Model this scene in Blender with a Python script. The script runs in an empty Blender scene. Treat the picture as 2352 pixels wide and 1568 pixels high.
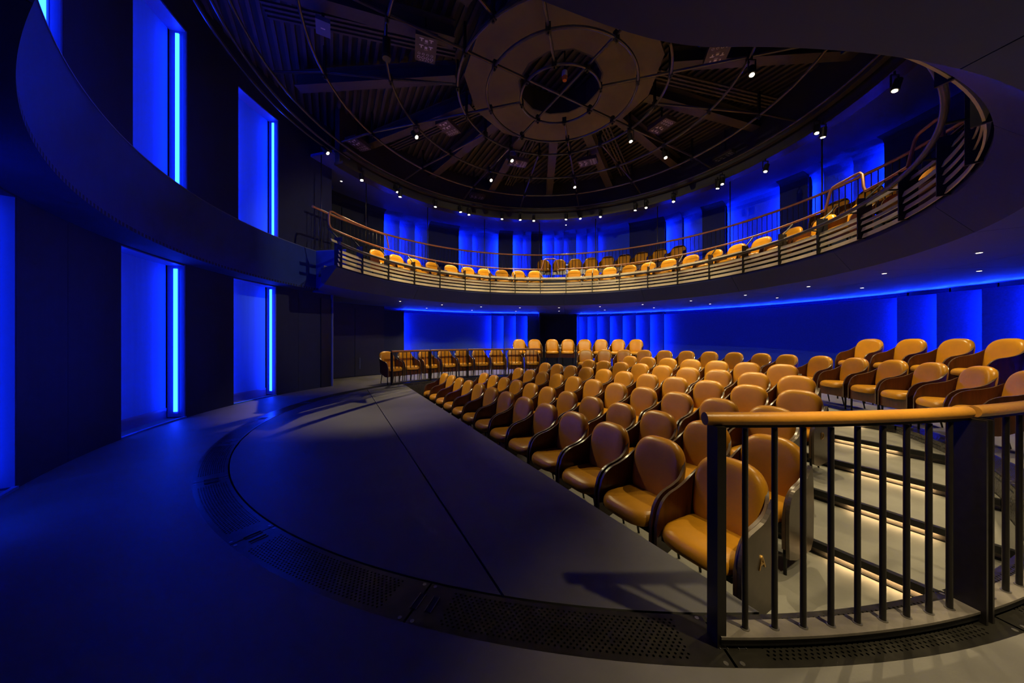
import bpy, bmesh, math, random
from mathutils import Vector, Matrix
random.seed(7)
rad = math.radians
scene = bpy.context.scene
COL = scene.collection

# ------------------------------------------------------------------ camera, world, exposure
CAM_H = 1.2
FPX, CXP, CYP = 745.0, 1176.0, 780.0          # focal length and principal point in photo pixels
cam_data = bpy.data.cameras.new('camera')
cam_data.sensor_width = 36.0
cam_data.lens = 36.0 * FPX / 2352.0
cam_data.shift_y = (CYP - 784.0) / 2352.0
cam_data.clip_start = 0.02
cam = bpy.data.objects.new('camera', cam_data)
cam.location = (0, 0, CAM_H)
cam.rotation_euler = (rad(90), 0, 0)
COL.objects.link(cam)
scene.camera = cam

world = bpy.data.worlds.new('world')
scene.world = world
world.use_nodes = True
world.node_tree.nodes['Background'].inputs[0].default_value = (0.01, 0.012, 0.03, 1)
world.node_tree.nodes['Background'].inputs[1].default_value = 0.05

vs = scene.view_settings
scene.display_settings.display_device = 'sRGB'
vs.view_transform = 'Standard'
vs.look = 'None'
vs.exposure = 0.0
vs.gamma = 1.0
vs.use_curve_mapping = False
cy = scene.cycles
cy.use_denoising = True
cy.use_adaptive_sampling = True
cy.adaptive_threshold = 0.055
cy.adaptive_min_samples = 22
cy.max_bounces = 4
cy.diffuse_bounces = 3
cy.glossy_bounces = 2
cy.transmission_bounces = 2
cy.sample_clamp_indirect = 4.0
cy.caustics_reflective = False
cy.caustics_refractive = False

# light levels, all in one place
SPOT_W = 430.0            # warm ceiling spotlights
SPOT_BALC_W = 230.0       # warm spotlights over the balcony front
DOWN_W = 105.0             # small recessed downlights under the balcony
BLUE = (0.004, 0.030, 1.0)
LED_WIN = 36.0             # vertical light tubes in the windows
LED_FIN = 210.0             # light strips behind the wall panels
LED_FIN_UP = 400.0
LED_COVE = 620.0           # light strips along the top of the lower felt wall
LED_STEP = 42.0           # light strips under the step nosings
WARM = (1.0, 0.80, 0.44)

# ------------------------------------------------------------------ room geometry
C = Vector((0.91, 6.155))                      # common centre of the round room
D = Vector((0.480, -0.877)).normalized()       # along the stage edge
N = Vector((-D.y, D.x)) if (-D.y) > 0 else Vector((D.y, -D.x))   # away from the stage
R_DISC, R_RING = 4.74, 4.97
Z_SOFFIT, Z_FASCIA = 2.36, 2.72
Z_BALC, Z_TIER = 2.75, 3.40
R_WALL_L = 6.05
Z_TOP = 6.75


def pol(r, th, z=0.0):
    a = rad(th)
    return Vector((C.x + r * math.cos(a), C.y + r * math.sin(a), z))


def st(s, t, z=0.0):
    p = C + D * s + N * t
    return Vector((p.x, p.y, z))


def at_z(u, v, z):
    """Point of the room at height z that lies along a sight line."""
    y = FPX * (z - CAM_H) / (CYP - v)
    return Vector(((u - CXP) * y / FPX, y, z))


def th_at(u, r):
    """Bearing from the room centre where a sight column meets the circle of radius r (far side)."""
    k = (u - CXP) / FPX
    a = 1 + k * k
    b = -2 * (k * C.x + C.y)
    c = C.x ** 2 + C.y ** 2 - r * r
    y = (-b + math.sqrt(max(b * b - 4 * a * c, 0))) / (2 * a)
    return math.degrees(math.atan2(y - C.y, k * y - C.x))


# ------------------------------------------------------------------ materials
def new_mat(name):
    m = bpy.data.materials.new(name)
    m.use_nodes = True
    nt = m.node_tree
    return m, nt, nt.nodes['Principled BSDF']


def mat(name, col, rough=0.5, metal=0.0, var=0.0, vscale=4.0, bump=0.0, bscale=40.0, spec=0.5, stretch=None, rvar=0.0, col2=None):
    m, nt, b = new_mat(name)
    b.inputs['Base Color'].default_value = (*col, 1)
    b.inputs['Roughness'].default_value = rough
    b.inputs['Metallic'].default_value = metal
    b.inputs['Specular IOR Level'].default_value = spec
    L = nt.links.new
    tc = nt.nodes.new('ShaderNodeTexCoord')
    src = tc.outputs['Object']
    if stretch:
        mp = nt.nodes.new('ShaderNodeMapping')
        mp.inputs['Scale'].default_value = stretch
        L(src, mp.inputs['Vector'])
        src = mp.outputs['Vector']
    if var > 0 or col2:
        n = nt.nodes.new('ShaderNodeTexNoise')
        n.inputs['Scale'].default_value = vscale
        n.inputs['Detail'].default_value = 6
        n.inputs['Roughness'].default_value = 0.6
        L(src, n.inputs['Vector'])
        r = nt.nodes.new('ShaderNodeValToRGB')
        c2 = col2 or tuple(c * (1 - var) for c in col)
        c1 = tuple(c * (1 + var) for c in col) if not col2 else col
        r.color_ramp.elements[0].position = 0.32
        r.color_ramp.elements[1].position = 0.70
        r.color_ramp.elements[0].color = (*c2, 1)
        r.color_ramp.elements[1].color = (*c1, 1)
        L(n.outputs['Fac'], r.inputs['Fac'])
        L(r.outputs['Color'], b.inputs['Base Color'])
        if rvar > 0:
            mr = nt.nodes.new('ShaderNodeMapRange')
            mr.inputs['To Min'].default_value = rough - rvar
            mr.inputs['To Max'].default_value = rough + rvar
            L(n.outputs['Fac'], mr.inputs['Value'])
            L(mr.outputs['Result'], b.inputs['Roughness'])
    if bump > 0:
        n2 = nt.nodes.new('ShaderNodeTexNoise')
        n2.inputs['Scale'].default_value = bscale
        n2.inputs['Detail'].default_value = 4
        L(src, n2.inputs['Vector'])
        bp = nt.nodes.new('ShaderNodeBump')
        bp.inputs['Strength'].default_value = bump
        bp.inputs['Distance'].default_value = 0.01
        L(n2.outputs['Fac'], bp.inputs['Height'])
        L(bp.outputs['Normal'], b.inputs['Normal'])
    return m


def emit(name, col, strength, one_sided=False, sampling='AUTO'):
    m, nt, b = new_mat(name)
    m.cycles.emission_sampling = 'FRONT' if one_sided else sampling
    if one_sided:                              # a light strip on its dark carrier: only the diode side glows
        g = nt.nodes.new('ShaderNodeNewGeometry')
        f = nt.nodes.new('ShaderNodeMath'); f.operation = 'MULTIPLY_ADD'
        f.inputs[1].default_value = -strength; f.inputs[2].default_value = strength
        nt.links.new(g.outputs['Backfacing'], f.inputs[0])
        nt.links.new(f.outputs[0], b.inputs['Emission Strength'])
    b.inputs['Base Color'].default_value = (0.02, 0.02, 0.02, 1)
    b.inputs['Emission Color'].default_value = (*col, 1)
    b.inputs['Emission Strength'].default_value = strength
    return m


def perforated(name, col, scale, size):
    m, nt, b = new_mat(name)
    L = nt.links.new
    tc = nt.nodes.new('ShaderNodeTexCoord')
    v = nt.nodes.new('ShaderNodeTexVoronoi')
    v.inputs['Scale'].default_value = scale
    v.inputs['Randomness'].default_value = 0.8
    L(tc.outputs['Object'], v.inputs['Vector'])
    lt = nt.nodes.new('ShaderNodeMath'); lt.operation = 'LESS_THAN'
    lt.inputs[1].default_value = size
    L(v.outputs['Distance'], lt.inputs[0])
    mx = nt.nodes.new('ShaderNodeMix'); mx.data_type = 'RGBA'
    mx.inputs[6].default_value = (*col, 1)
    mx.inputs[7].default_value = (0.002, 0.002, 0.002, 1)
    L(lt.outputs[0], mx.inputs[0])
    L(mx.outputs[2], b.inputs['Base Color'])
    b.inputs['Roughness'].default_value = 0.4
    b.inputs['Metallic'].default_value = 0.3
    bp = nt.nodes.new('ShaderNodeBump')
    bp.inputs['Strength'].default_value = 0.6
    bp.inputs['Distance'].default_value = 0.01
    L(v.outputs['Distance'], bp.inputs['Height'])
    L(bp.outputs['Normal'], b.inputs['Normal'])
    return m


M = {}
M['leather'] = mat('tan leather', (0.54, 0.235, 0.012), 0.30, var=0.10, vscale=3.5, bump=0.08, bscale=120, spec=0.34, rvar=0.04)
M['wood'] = mat('dark walnut veneer', (0.075, 0.020, 0.007), 0.3, var=0.35, vscale=3, bump=0.03, bscale=60, stretch=(12, 12, 1.2))
M['wood_edge_glint'] = mat('walnut edge highlight', (0.10, 0.06, 0.035), 0.25, var=0.2, vscale=20)  # lighter than the veneer: the edge's shiny highlight is painted in
M['panel_bronze'] = mat('bronzed aisle panel', (0.11, 0.085, 0.06), 0.35, metal=0.3, var=0.1, vscale=20)
M['brass'] = mat('brass', (0.75, 0.45, 0.12), 0.3, metal=1.0)
M['black'] = mat('black steel', (0.012, 0.012, 0.013), 0.42, metal=0.2, spec=0.4)
M['rail_black'] = mat('black painted rail', (0.016, 0.013, 0.011), 0.35, metal=0.2, var=0.2, vscale=30)
M['plate_grey'] = mat('grey rail base', (0.15, 0.13, 0.11), 0.55, var=0.2, vscale=14)
M['floor'] = mat('grey resin floor', (0.155, 0.145, 0.13), 0.52, var=0.16, vscale=2.2, bump=0.05, bscale=150, rvar=0.06)
M['stage'] = mat('grey stage board', (0.095, 0.092, 0.09), 0.5, var=0.18, vscale=1.6, bump=0.05, bscale=120, rvar=0.07)
M['tread'] = mat('grey step board', (0.20, 0.19, 0.16), 0.55, var=0.12, vscale=3, bump=0.04, bscale=120)
M['ring'] = mat('dark perforated steel', (0.075, 0.068, 0.055), 0.29, metal=0.8, var=0.25, vscale=8, rvar=0.04)
M['pitwall'] = perforated('perforated pit wall', (0.06, 0.055, 0.05), 42, 0.30)
M['screw'] = mat('screw head', (0.35, 0.33, 0.3), 0.35, metal=0.9)
M['void'] = mat('dark underfloor', (0.004, 0.004, 0.004), 0.9)
M['wall'] = mat('dark navy plaster', (0.005, 0.010, 0.042), 0.75, var=0.12, vscale=5, bump=0.06, bscale=60)
M['parapet'] = mat('dark textured parapet', (0.007, 0.03, 0.23), 0.62, var=0.12, vscale=4, bump=0.08, bscale=90)
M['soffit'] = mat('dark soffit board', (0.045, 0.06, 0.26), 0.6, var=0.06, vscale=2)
M['fascia'] = mat('dark fascia board', (0.003, 0.009, 0.075), 0.5, var=0.08, vscale=3)
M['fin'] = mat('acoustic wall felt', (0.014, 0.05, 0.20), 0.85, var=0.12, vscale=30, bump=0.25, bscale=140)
M['fin_unlit'] = mat('acoustic felt in unlit tone', (0.005, 0.009, 0.028), 0.85, var=0.15, vscale=30, bump=0.2, bscale=140)  # darker copy of the wall felt, lack of light put into the colour
M['door'] = mat('dark door', (0.003, 0.004, 0.012), 0.5)
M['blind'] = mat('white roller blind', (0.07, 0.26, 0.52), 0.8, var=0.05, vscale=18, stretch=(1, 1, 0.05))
M['frame'] = mat('window frame', (0.12, 0.15, 0.28), 0.45)
M['cove'] = emit('blue cove strip', BLUE, LED_COVE, True)
M['tube'] = emit('blue light tube', BLUE, LED_WIN)
M['strip'] = emit('blue light strip', BLUE, LED_FIN, True)
M['strip_up'] = emit('blue light strip upper', BLUE, LED_FIN_UP, True)
M['step_led'] = emit('warm step light', (1.0, 0.66, 0.30), LED_STEP, True)
M['lens'] = emit('warm lamp lens', (1.0, 0.84, 0.58), 30.0, sampling='NONE')
M['lens_small'] = emit('small warm lamp', (1.0, 0.84, 0.60), 4.0, sampling='NONE')
M['slat'] = mat('pale bronze slat', (0.62, 0.52, 0.34), 0.42, metal=0.2, var=0.08, vscale=6)
M['copper'] = mat('leather wrapped rail', (0.30, 0.115, 0.045), 0.38, var=0.12, vscale=12)
M['rail_orange'] = mat('tan leather handrail', (0.62, 0.27, 0.03), 0.38, var=0.14, vscale=6, bump=0.08, bscale=60)
M['pipe'] = mat('dark steel pipe', (0.085, 0.075, 0.065), 0.30, metal=0.6, var=0.2, vscale=6)
M['deck'] = mat('dark ceiling deck', (0.030, 0.028, 0.026), 0.6)
M['beam'] = mat('dark ceiling beam', (0.075, 0.062, 0.05), 0.55, var=0.1, vscale=2)
M['raft'] = mat('brown ceiling raft', (0.165, 0.135, 0.05), 0.7, var=0.08, vscale=2)
M['box'] = mat('socket panel', (0.07, 0.055, 0.045), 0.45)
M['print'] = mat('white print', (0.75, 0.72, 0.68), 0.6)
M['amber'] = mat('amber glass', (0.85, 0.25, 0.03), 0.2)
M['white_plastic'] = mat('white plastic', (0.7, 0.7, 0.7), 0.5)
M['seam'] = mat('dark joint', (0.006, 0.006, 0.008), 0.8)

# ------------------------------------------------------------------ object helpers


def wm(o):
    m = o.matrix_basis.copy()
    return wm(o.parent) @ m if o.parent else m


def tag(o, label=None, cat=None, group=None, kind=None):
    if label: o['label'] = label
    if cat: o['category'] = cat
    if group: o['group'] = group
    if kind: o['kind'] = kind
    return o


def thing(name, label, cat, loc=(0, 0, 0), rotz=0.0, group=None, kind=None):
    o = bpy.data.objects.new(name, None)
    o.empty_display_size = 0.05
    o.location = loc
    o.rotation_euler = (0, 0, rotz)
    o.matrix_basis = Matrix.Translation(loc) @ Matrix.Rotation(rotz, 4, 'Z')
    COL.objects.link(o)
    return tag(o, label, cat, group, kind)


def mesh_of(name, verts, faces, material, smooth=False):
    me = bpy.data.meshes.new(name)
    me.from_pydata([tuple(v) for v in verts], [], faces)
    bm = bmesh.new(); bm.from_mesh(me)
    bmesh.ops.recalc_face_normals(bm, faces=bm.faces)
    if smooth:
        for e in bm.edges:
            if len(e.link_faces) == 2 and e.calc_face_angle(0) > 0.7: e.smooth = False
    bm.to_mesh(me); bm.free()
    if smooth:
        for p in me.polygons: p.use_smooth = True
    if material: me.materials.append(material)
    return me


def place(name, me, parent=None, M4=None):
    """Link a mesh as an object standing at world matrix M4 (identity by default)."""
    o = bpy.data.objects.new(name, me)
    M4 = M4 or Matrix.Identity(4)
    if parent:
        o.parent = parent
        o.matrix_basis = wm(parent).inverted() @ M4
    else:
        o.matrix_basis = M4
    COL.objects.link(o)
    return o


def build(name, geo, material, parent=None, smooth=False):
    v, f = geo
    return place(name, mesh_of(name, v, f, material, smooth), parent)


def struct(name, geo, material, label, cat='wall', smooth=False):
    return tag(build(name, geo, material, None, smooth), label, cat, kind='structure')


def join(*geos):
    V, F = [], []
    for v, f in geos:
        k = len(V)
        V += list(v)
        F += [tuple(i + k for i in q) for q in f]
    return V, F


def sweep(prof, th0, th1, n, rfun=None, centre=True):
    """Revolve a closed (r, z) profile around the room centre from th0 to th1 degrees."""
    full = abs(th1 - th0) >= 359.99
    k = len(prof)
    V, F = [], []
    cols = n if full else n + 1
    for i in range(cols):
        th = th0 + (th1 - th0) * i / n
        for r, z in prof:
            rr = rfun(r, z, th) if rfun else r
            V.append(pol(rr, th, z) if centre else Vector((rr * math.cos(rad(th)), rr * math.sin(rad(th)), z)))
    for i in range(n):
        a, b = i * k, ((i + 1) % cols) * k
        for j in range(k):
            j2 = (j + 1) % k
            F.append((a + j, a + j2, b + j2, b + j))
    if not full:
        F.append(tuple(range(k)))
        F.append(tuple(reversed(range(n * k, n * k + k))))
    return V, F


def ribbon(name, pairs, normal, material, parent):
    """A thin light-strip ribbon through (low, high) point pairs whose glowing side faces along normal."""
    V = [p for ab in pairs for p in ab]
    F = []
    for i in range(len(pairs) - 1):
        a, b, c, d = 2 * i, 2 * i + 2, 2 * i + 3, 2 * i + 1
        n = (V[b] - V[a]).cross(V[c] - V[a])
        F.append((a, b, c, d) if n.dot(normal) > 0 else (a, d, c, b))
    me = bpy.data.meshes.new(name)
    me.from_pydata([tuple(v) for v in V], [], F)
    me.materials.append(material)
    return place(name, me, parent)


def rect(r0, r1, z0, z1):
    return [(r0, z0), (r1, z0), (r1, z1), (r0, z1)]


def circ(r, z, rr, n=8):
    return [(r + rr * math.cos(2 * math.pi * i / n), z + rr * math.sin(2 * math.pi * i / n)) for i in range(n)]


def box(x0, x1, y0, y1, z0, z1):
    V = [Vector(p) for p in ((x0, y0, z0), (x1, y0, z0), (x1, y1, z0), (x0, y1, z0), (x0, y0, z1), (x1, y0, z1), (x1, y1, z1), (x0, y1, z1))]
    return V, [(0, 3, 2, 1), (4, 5, 6, 7), (0, 1, 5, 4), (1, 2, 6, 5), (2, 3, 7, 6), (3, 0, 4, 7)]


def xf(geo, m):
    return [m @ v for v in geo[0]], geo[1]


def tube(pts, r, n=8, closed=False, taper=None):
    pts = [Vector(p) for p in pts]
    V, F = [], []
    m = len(pts)
    up = None
    for i, p in enumerate(pts):
        a = pts[(i - 1) % m] if (closed or i > 0) else p
        b = pts[(i + 1) % m] if (closed or i < m - 1) else p
        d = (b - a).normalized()
        if up is None:
            up = Vector((0, 0, 1)) if abs(d.z) < 0.9 else Vector((1, 0, 0))
        x = d.cross(up)
        if x.length < 1e-5:
            up = Vector((1, 0, 0)); x = d.cross(up)
        x.normalize()
        y = x.cross(d).normalized()
        up = y
        rr = r if taper is None else r + (taper - r) * i / (m - 1)
        for j in range(n):
            t = 2 * math.pi * j / n
            V.append(p + x * rr * math.cos(t) + y * rr * math.sin(t))
    cnt = m if closed else m - 1
    for i in range(cnt):
        a, b = i * n, ((i + 1) % m) * n
        for j in range(n):
            j2 = (j + 1) % n
            F.append((a + j, a + j2, b + j2, b + j))
    if not closed:
        F.append(tuple(reversed(range(n))))
        F.append(tuple(range((m - 1) * n, m * n)))
    return V, F


def cyl(r, z0, z1, n=12, r1=None):
    r1 = r if r1 is None else r1
    V = [Vector((r * math.cos(2 * math.pi * i / n), r * math.sin(2 * math.pi * i / n), z0)) for i in range(n)]
    V += [Vector((r1 * math.cos(2 * math.pi * i / n), r1 * math.sin(2 * math.pi * i / n), z1)) for i in range(n)]
    F = [tuple(reversed(range(n))), tuple(range(n, 2 * n))]
    F += [(i, (i + 1) % n, n + (i + 1) % n, n + i) for i in range(n)]
    return V, F


def prism(poly, z0, z1):
    n = len(poly)
    V = [Vector((p[0], p[1], z0)) for p in poly] + [Vector((p[0], p[1], z1)) for p in poly]
    F = [tuple(reversed(range(n))), tuple(range(n, 2 * n))]
    F += [(i, (i + 1) % n, n + (i + 1) % n, n + i) for i in range(n)]
    return V, F


def polmat(r, th, z, spin=0.0):
    """Local frame at a bearing: x tangential, y pointing at the room centre, z up."""
    return Matrix.Translation(pol(r, th, z)) @ Matrix.Rotation(rad(th + 90 + spin), 4, 'Z')


ORD = ['first', 'second', 'third', 'fourth', 'fifth', 'sixth', 'seventh', 'eighth', 'ninth', 'tenth', 'eleventh', 'twelfth', 'thirteenth',
       'fourteenth', 'fifteenth', 'sixteenth', 'seventeenth', 'eighteenth', 'nineteenth', 'twentieth', 'twenty-first', 'twenty-second',
       'twenty-third', 'twenty-fourth', 'twenty-fifth', 'twenty-sixth', 'twenty-seventh', 'twenty-eighth', 'twenty-ninth', 'thirtieth']


def smooth01(x):
    x = min(max(x, 0.0), 1.0)
    return x * x * (3 - 2 * x)


# ------------------------------------------------------------------ floors, stage and seating pit
struct('floor', sweep(rect(R_RING, 9.8, -0.12, 0.0), 0, 360, 180), M['floor'], 'smooth grey resin floor around the round stage', 'floor')
base = struct('floor_base', sweep(rect(0.0, 9.9, -0.9, -0.75), 0, 360, 90), M['void'], 'dark underfloor below the seating pit', 'floor')

T_EDGE, T_SEAM = -2.11, -3.06


def chord_poly(t0, t1, r, n=40):
    """Plan outline of the disc of radius r between the lines t0 and t1."""
    pts = []
    t0c, t1c = max(t0, -r), min(t1, r)
    for i in range(n + 1):
        t = t0c + (t1c - t0c) * i / n
        pts.append((math.sqrt(max(r * r - t * t, 0)), t))
    for i in range(n + 1):
        t = t1c + (t0c - t1c) * i / n
        pts.append((-math.sqrt(max(r * r - t * t, 0)), t))
    out = []
    for s, t in pts:
        p = st(s, t)
        if not out or (Vector((p.x, p.y)) - Vector(out[-1])).length > 1e-4:
            out.append((p.x, p.y))
    if (Vector(out[0]) - Vector(out[-1])).length < 1e-4: out.pop()
    return out


stage = thing('stage_floor', 'dark grey revolving stage floor inside the perforated ring', 'stage', (*C, 0.0), kind='structure')
build('stage_panel', prism(chord_poly(-R_DISC + 0.012, T_SEAM - 0.006, R_DISC - 0.012, 80), -0.06, 0.0), M['stage'], stage)
build('stage_panel', prism(chord_poly(T_SEAM + 0.006, T_EDGE, R_DISC - 0.012), -0.06, 0.0), M['stage'], stage)
build('stage_riser', prism(chord_poly(T_EDGE - 0.05, T_EDGE - 0.02, R_DISC - 0.03, 4), -0.75, -0.06), M['black'], stage)
build('stage_substructure', prism(chord_poly(-R_DISC + 0.03, T_EDGE - 0.06, R_DISC - 0.03, 60), -0.10, -0.065), M['void'], stage)

pit = thing('seating_pit', 'stepped grey seating pit sunk beside the stage', 'seating steps', (*C, -0.5), kind='structure')
STEP_T = [-2.09, -0.40, 0.48, 1.36, 2.24, 3.12, 4.72]
STEP_Z = [-0.5, -0.4, -0.3, -0.2, -0.1, -0.002]
LED_S = [(3.93, 4.40), (3.80, 4.32), (3.60, 4.16), (3.2, 3.75), (2.75, 3.25)]
for i in range(6):
    z = STEP_Z[i]
    t0, t1 = STEP_T[i], STEP_T[i + 1]
    build('tread', prism(chord_poly(t0 + (0.02 if i else 0), t1 + 0.03, R_DISC - 0.006), z - 0.03, z), M['tread'], pit)
    if i:
        zl = STEP_Z[i - 1]
        hw = math.sqrt(R_DISC ** 2 - t0 * t0) - 0.015
        nos = []
        m3 = Matrix(((D.x, N.x, 0, C.x), (D.y, N.y, 0, C.y), (0, 0, 1, 0), (0, 0, 0, 1)))
        build('nosing', xf(box(-hw, hw, t0 - 0.012, t0 + 0.03, zl + 0.050, z + 0.002), m3), M['black'], pit)
        build('riser', xf(box(-hw, hw, t0 + 0.018, t0 + 0.032, zl - 0.02, zl + 0.052), m3), M['plate_grey'], pit)
        build('riser_foot', xf(box(-hw, hw, t0 - 0.006, t0 + 0.012, zl - 0.02, zl + 0.010), m3), M['black'], pit)
        s0, s1 = LED_S[i - 1]
        for sa, sb in ((s0, s1), (-hw + 0.35, -hw + 0.8)):
            ribbon('step_light', [(st(sa, t0 - 0.004, zl + 0.0494), st(sa, t0 + 0.014, zl + 0.0494)), (st(sb, t0 - 0.004, zl + 0.0494), st(sb, t0 + 0.014, zl + 0.0494))],
                   Vector((0, 0, -1)), M['step_led'], pit)
th_n = math.degrees(math.atan2(N.y, N.x))
half = math.degrees(math.acos(T_EDGE / R_DISC))
build('pit_wall', sweep(rect(R_DISC, R_DISC + 0.012, -0.75, -0.012), th_n - half, th_n + half, 120), M['pitwall'], pit, True)

# ---- perforated ring: real holes where the ring is near, plain plate beyond
ring = thing('perforated_ring', 'dark perforated steel ring set in the floor around the stage', 'floor ring', (*C, 0.0), kind='structure')


def perf_plate(th0, th1):
    """One ring plate with eight-sided holes in staggered rows and plain margins."""
    V, F = [], []
    m0, m1 = 0.022, 0.026
    r0, r1 = R_DISC + m0, R_RING - m1
    rows = 12
    dr = (r1 - r0) / rows
    pitch = 0.0240
    mid = 0.5 * (r0 + r1)
    g = 1.6                                    # plain end margin, degrees
    na = max(4, int(rad(th1 - th0 - 2 * g) * mid / pitch))
    da = (th1 - th0 - 2 * g) / na

    def add(r, th, z=0.0):
        V.append(pol(r, th, z)); return len(V) - 1

    def quad_arc(ra, rb, ta, tb, n):
        for i in range(n):
            a = ta + (tb - ta) * i / n; b = ta + (tb - ta) * (i + 1) / n
            F.append((add(ra, a), add(rb, a), add(rb, b), add(ra, b)))
    e = 0.06
    quad_arc(R_DISC, r0, th0 + e, th1 - e, 12)
    quad_arc(r1, R_RING, th0 + e, th1 - e, 12)
    quad_arc(r0, r1, th0 + e, th0 + g, 1)
    quad_arc(r0, r1, th1 - g, th1 - e, 1)
    for j in range(rows):
        ra, rb = r0 + dr * j, r0 + dr * (j + 1)
        off = 0.5 if j % 2 else 0.0
        if off:
            quad_arc(ra, rb, th0 + g, th0 + g + da * 0.5, 1)
            quad_arc(ra, rb, th1 - g - da * 0.5, th1 - g, 1)
        for i in range(na - (1 if off else 0)):
            ta = th0 + g + da * (i + off)
            tb = ta + da
            rc, tc = 0.5 * (ra + rb), 0.5 * (ta + tb)
            hr = 0.0053
            ht = math.degrees(hr / rc)
            k = [(ra, ta), (ra, tc), (ra, tb), (rc, tb), (rb, tb), (rb, tc), (rb, ta), (rc, ta)]
            outer = [add(a, b) for a, b in k]
            ang = [-135, -90, -45, 0, 45, 90, 135, 180]
            inner = [add(rc + hr * math.sin(rad(q)), tc + ht * math.cos(rad(q))) for q in ang]
            low = [add(rc + hr * math.sin(rad(q)), tc + ht * math.cos(rad(q)), -0.006) for q in ang]
            for q in range(8):
                q2 = (q + 1) % 8
                F.append((outer[q], outer[q2], inner[q2], inner[q]))
                F.append((inner[q], inner[q2], low[q2], low[q]))
    return V, F


scr = mesh_of('screw', *cyl(0.009, 0.0, 0.0016, 10), M['screw'])
slot_me = mesh_of('slot', *box(-0.013, 0.013, -0.042, 0.042, 0.0, 0.0012), M['seam'])
slot_rim = mesh_of('slot_rim', *join(box(-0.016, -0.013, -0.045, 0.045, 0, 0.004), box(0.013, 0.016, -0.045, 0.045, 0, 0.004)), M['screw'])
for k in range(24):
    th0 = -91 + 15 * k
    near = (th0 % 360) >= 175 and (th0 % 360) < 315
    if near:
        v, f = perf_plate(th0, th0 + 15)
        me = bpy.data.meshes.new('ring_plate'); me.from_pydata([tuple(p) for p in v], [], f)
        bm = bmesh.new(); bm.from_mesh(me)
        bmesh.ops.remove_doubles(bm, verts=bm.verts, dist=1e-5)
        bmesh.ops.recalc_face_normals(bm, faces=bm.faces)
        bm.to_mesh(me); bm.free(); me.materials.append(M['ring'])
        plate = place('ring_plate', me, ring)
    else:
        plate = build('ring_plate', sweep(rect(R_DISC, R_RING, -0.01, 0.0), th0 + 0.06, th0 + 14.94, 16), M['ring'], ring)
    if near or k in (7, 8, 9):
        for dth, rr in ((0.35, R_RING - 0.016), (14.65, R_RING - 0.016), (0.35, R_DISC + 0.016), (14.65, R_DISC + 0.016)):
            place('screw', scr, plate, polmat(rr, th0 + dth, 0.0))
        if (th0 % 360) not in (284,):
            for dth in (-0.42, 0.42):
                s_ = place('slot', slot_me, plate, polmat(R_DISC + 0.115, th0 + 0.3 + dth + 0.1, 0.0))
                place('slot_rim', slot_rim, plate, polmat(R_DISC + 0.115, th0 + 0.3 + dth + 0.1, 0.0))
build('ring_trough', sweep(rect(R_DISC, R_RING, -0.06, -0.045), 0, 360, 120), M['void'], ring)

# ------------------------------------------------------------------ window wall (tall bays of blue-lit blinds)
WL0, WL1 = 160.0, 242.0                        # bearings of the window wall (242 = behind the camera's shoulder)
LOW = [(172.0, 181.6), (191.0, 201.8), (215.8, 226.5)]
UPP = [(171.5, 180.6), (190.7, 200.0), (210.0, 220.5)]
Z_LW, Z_UW = 2.345, 5.97
wl = thing('wall_left', 'dark navy curved wall between the tall blue-lit windows', 'wall', (*pol(6.2, 200, 0),), kind='structure')


def wall_seg(a, b, z0, z1):
    return sweep(rect(R_WALL_L, R_WALL_L + 0.34, z0, z1), a, b, max(2, int(abs(b - a) / 1.2)))


def runs(wins):
    a = WL0
    out = []
    for w0, w1 in wins:
        out.append((a, w0)); a = w1
    out.append((a, WL1))
    return out


for a, b in runs(LOW):
    cut = [a, b]
    if b - a > 11: cut = [a, 0.5 * (a + b) + 0.6, b]
    for c0, c1 in zip(cut, cut[1:]):
        build('wall_panel', wall_seg(c0 + 0.02, c1 - 0.02, 0.0, Z_LW), M['wall'], wl)
for a, b in runs(UPP):
    build('wall_panel', wall_seg(a, b, Z_SOFFIT, Z_UW), M['wall'], wl)
build('wall_head', wall_seg(WL0, WL1, Z_UW, Z_TOP), M['wall'], wl)
build('wall_band', wall_seg(WL0, WL1, Z_LW, Z_SOFFIT), M['wall'], wl)
build('wall_end', wall_seg(WL0 - 2.2, WL0, 0.0, Z_TOP), M['wall'], wl)


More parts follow.
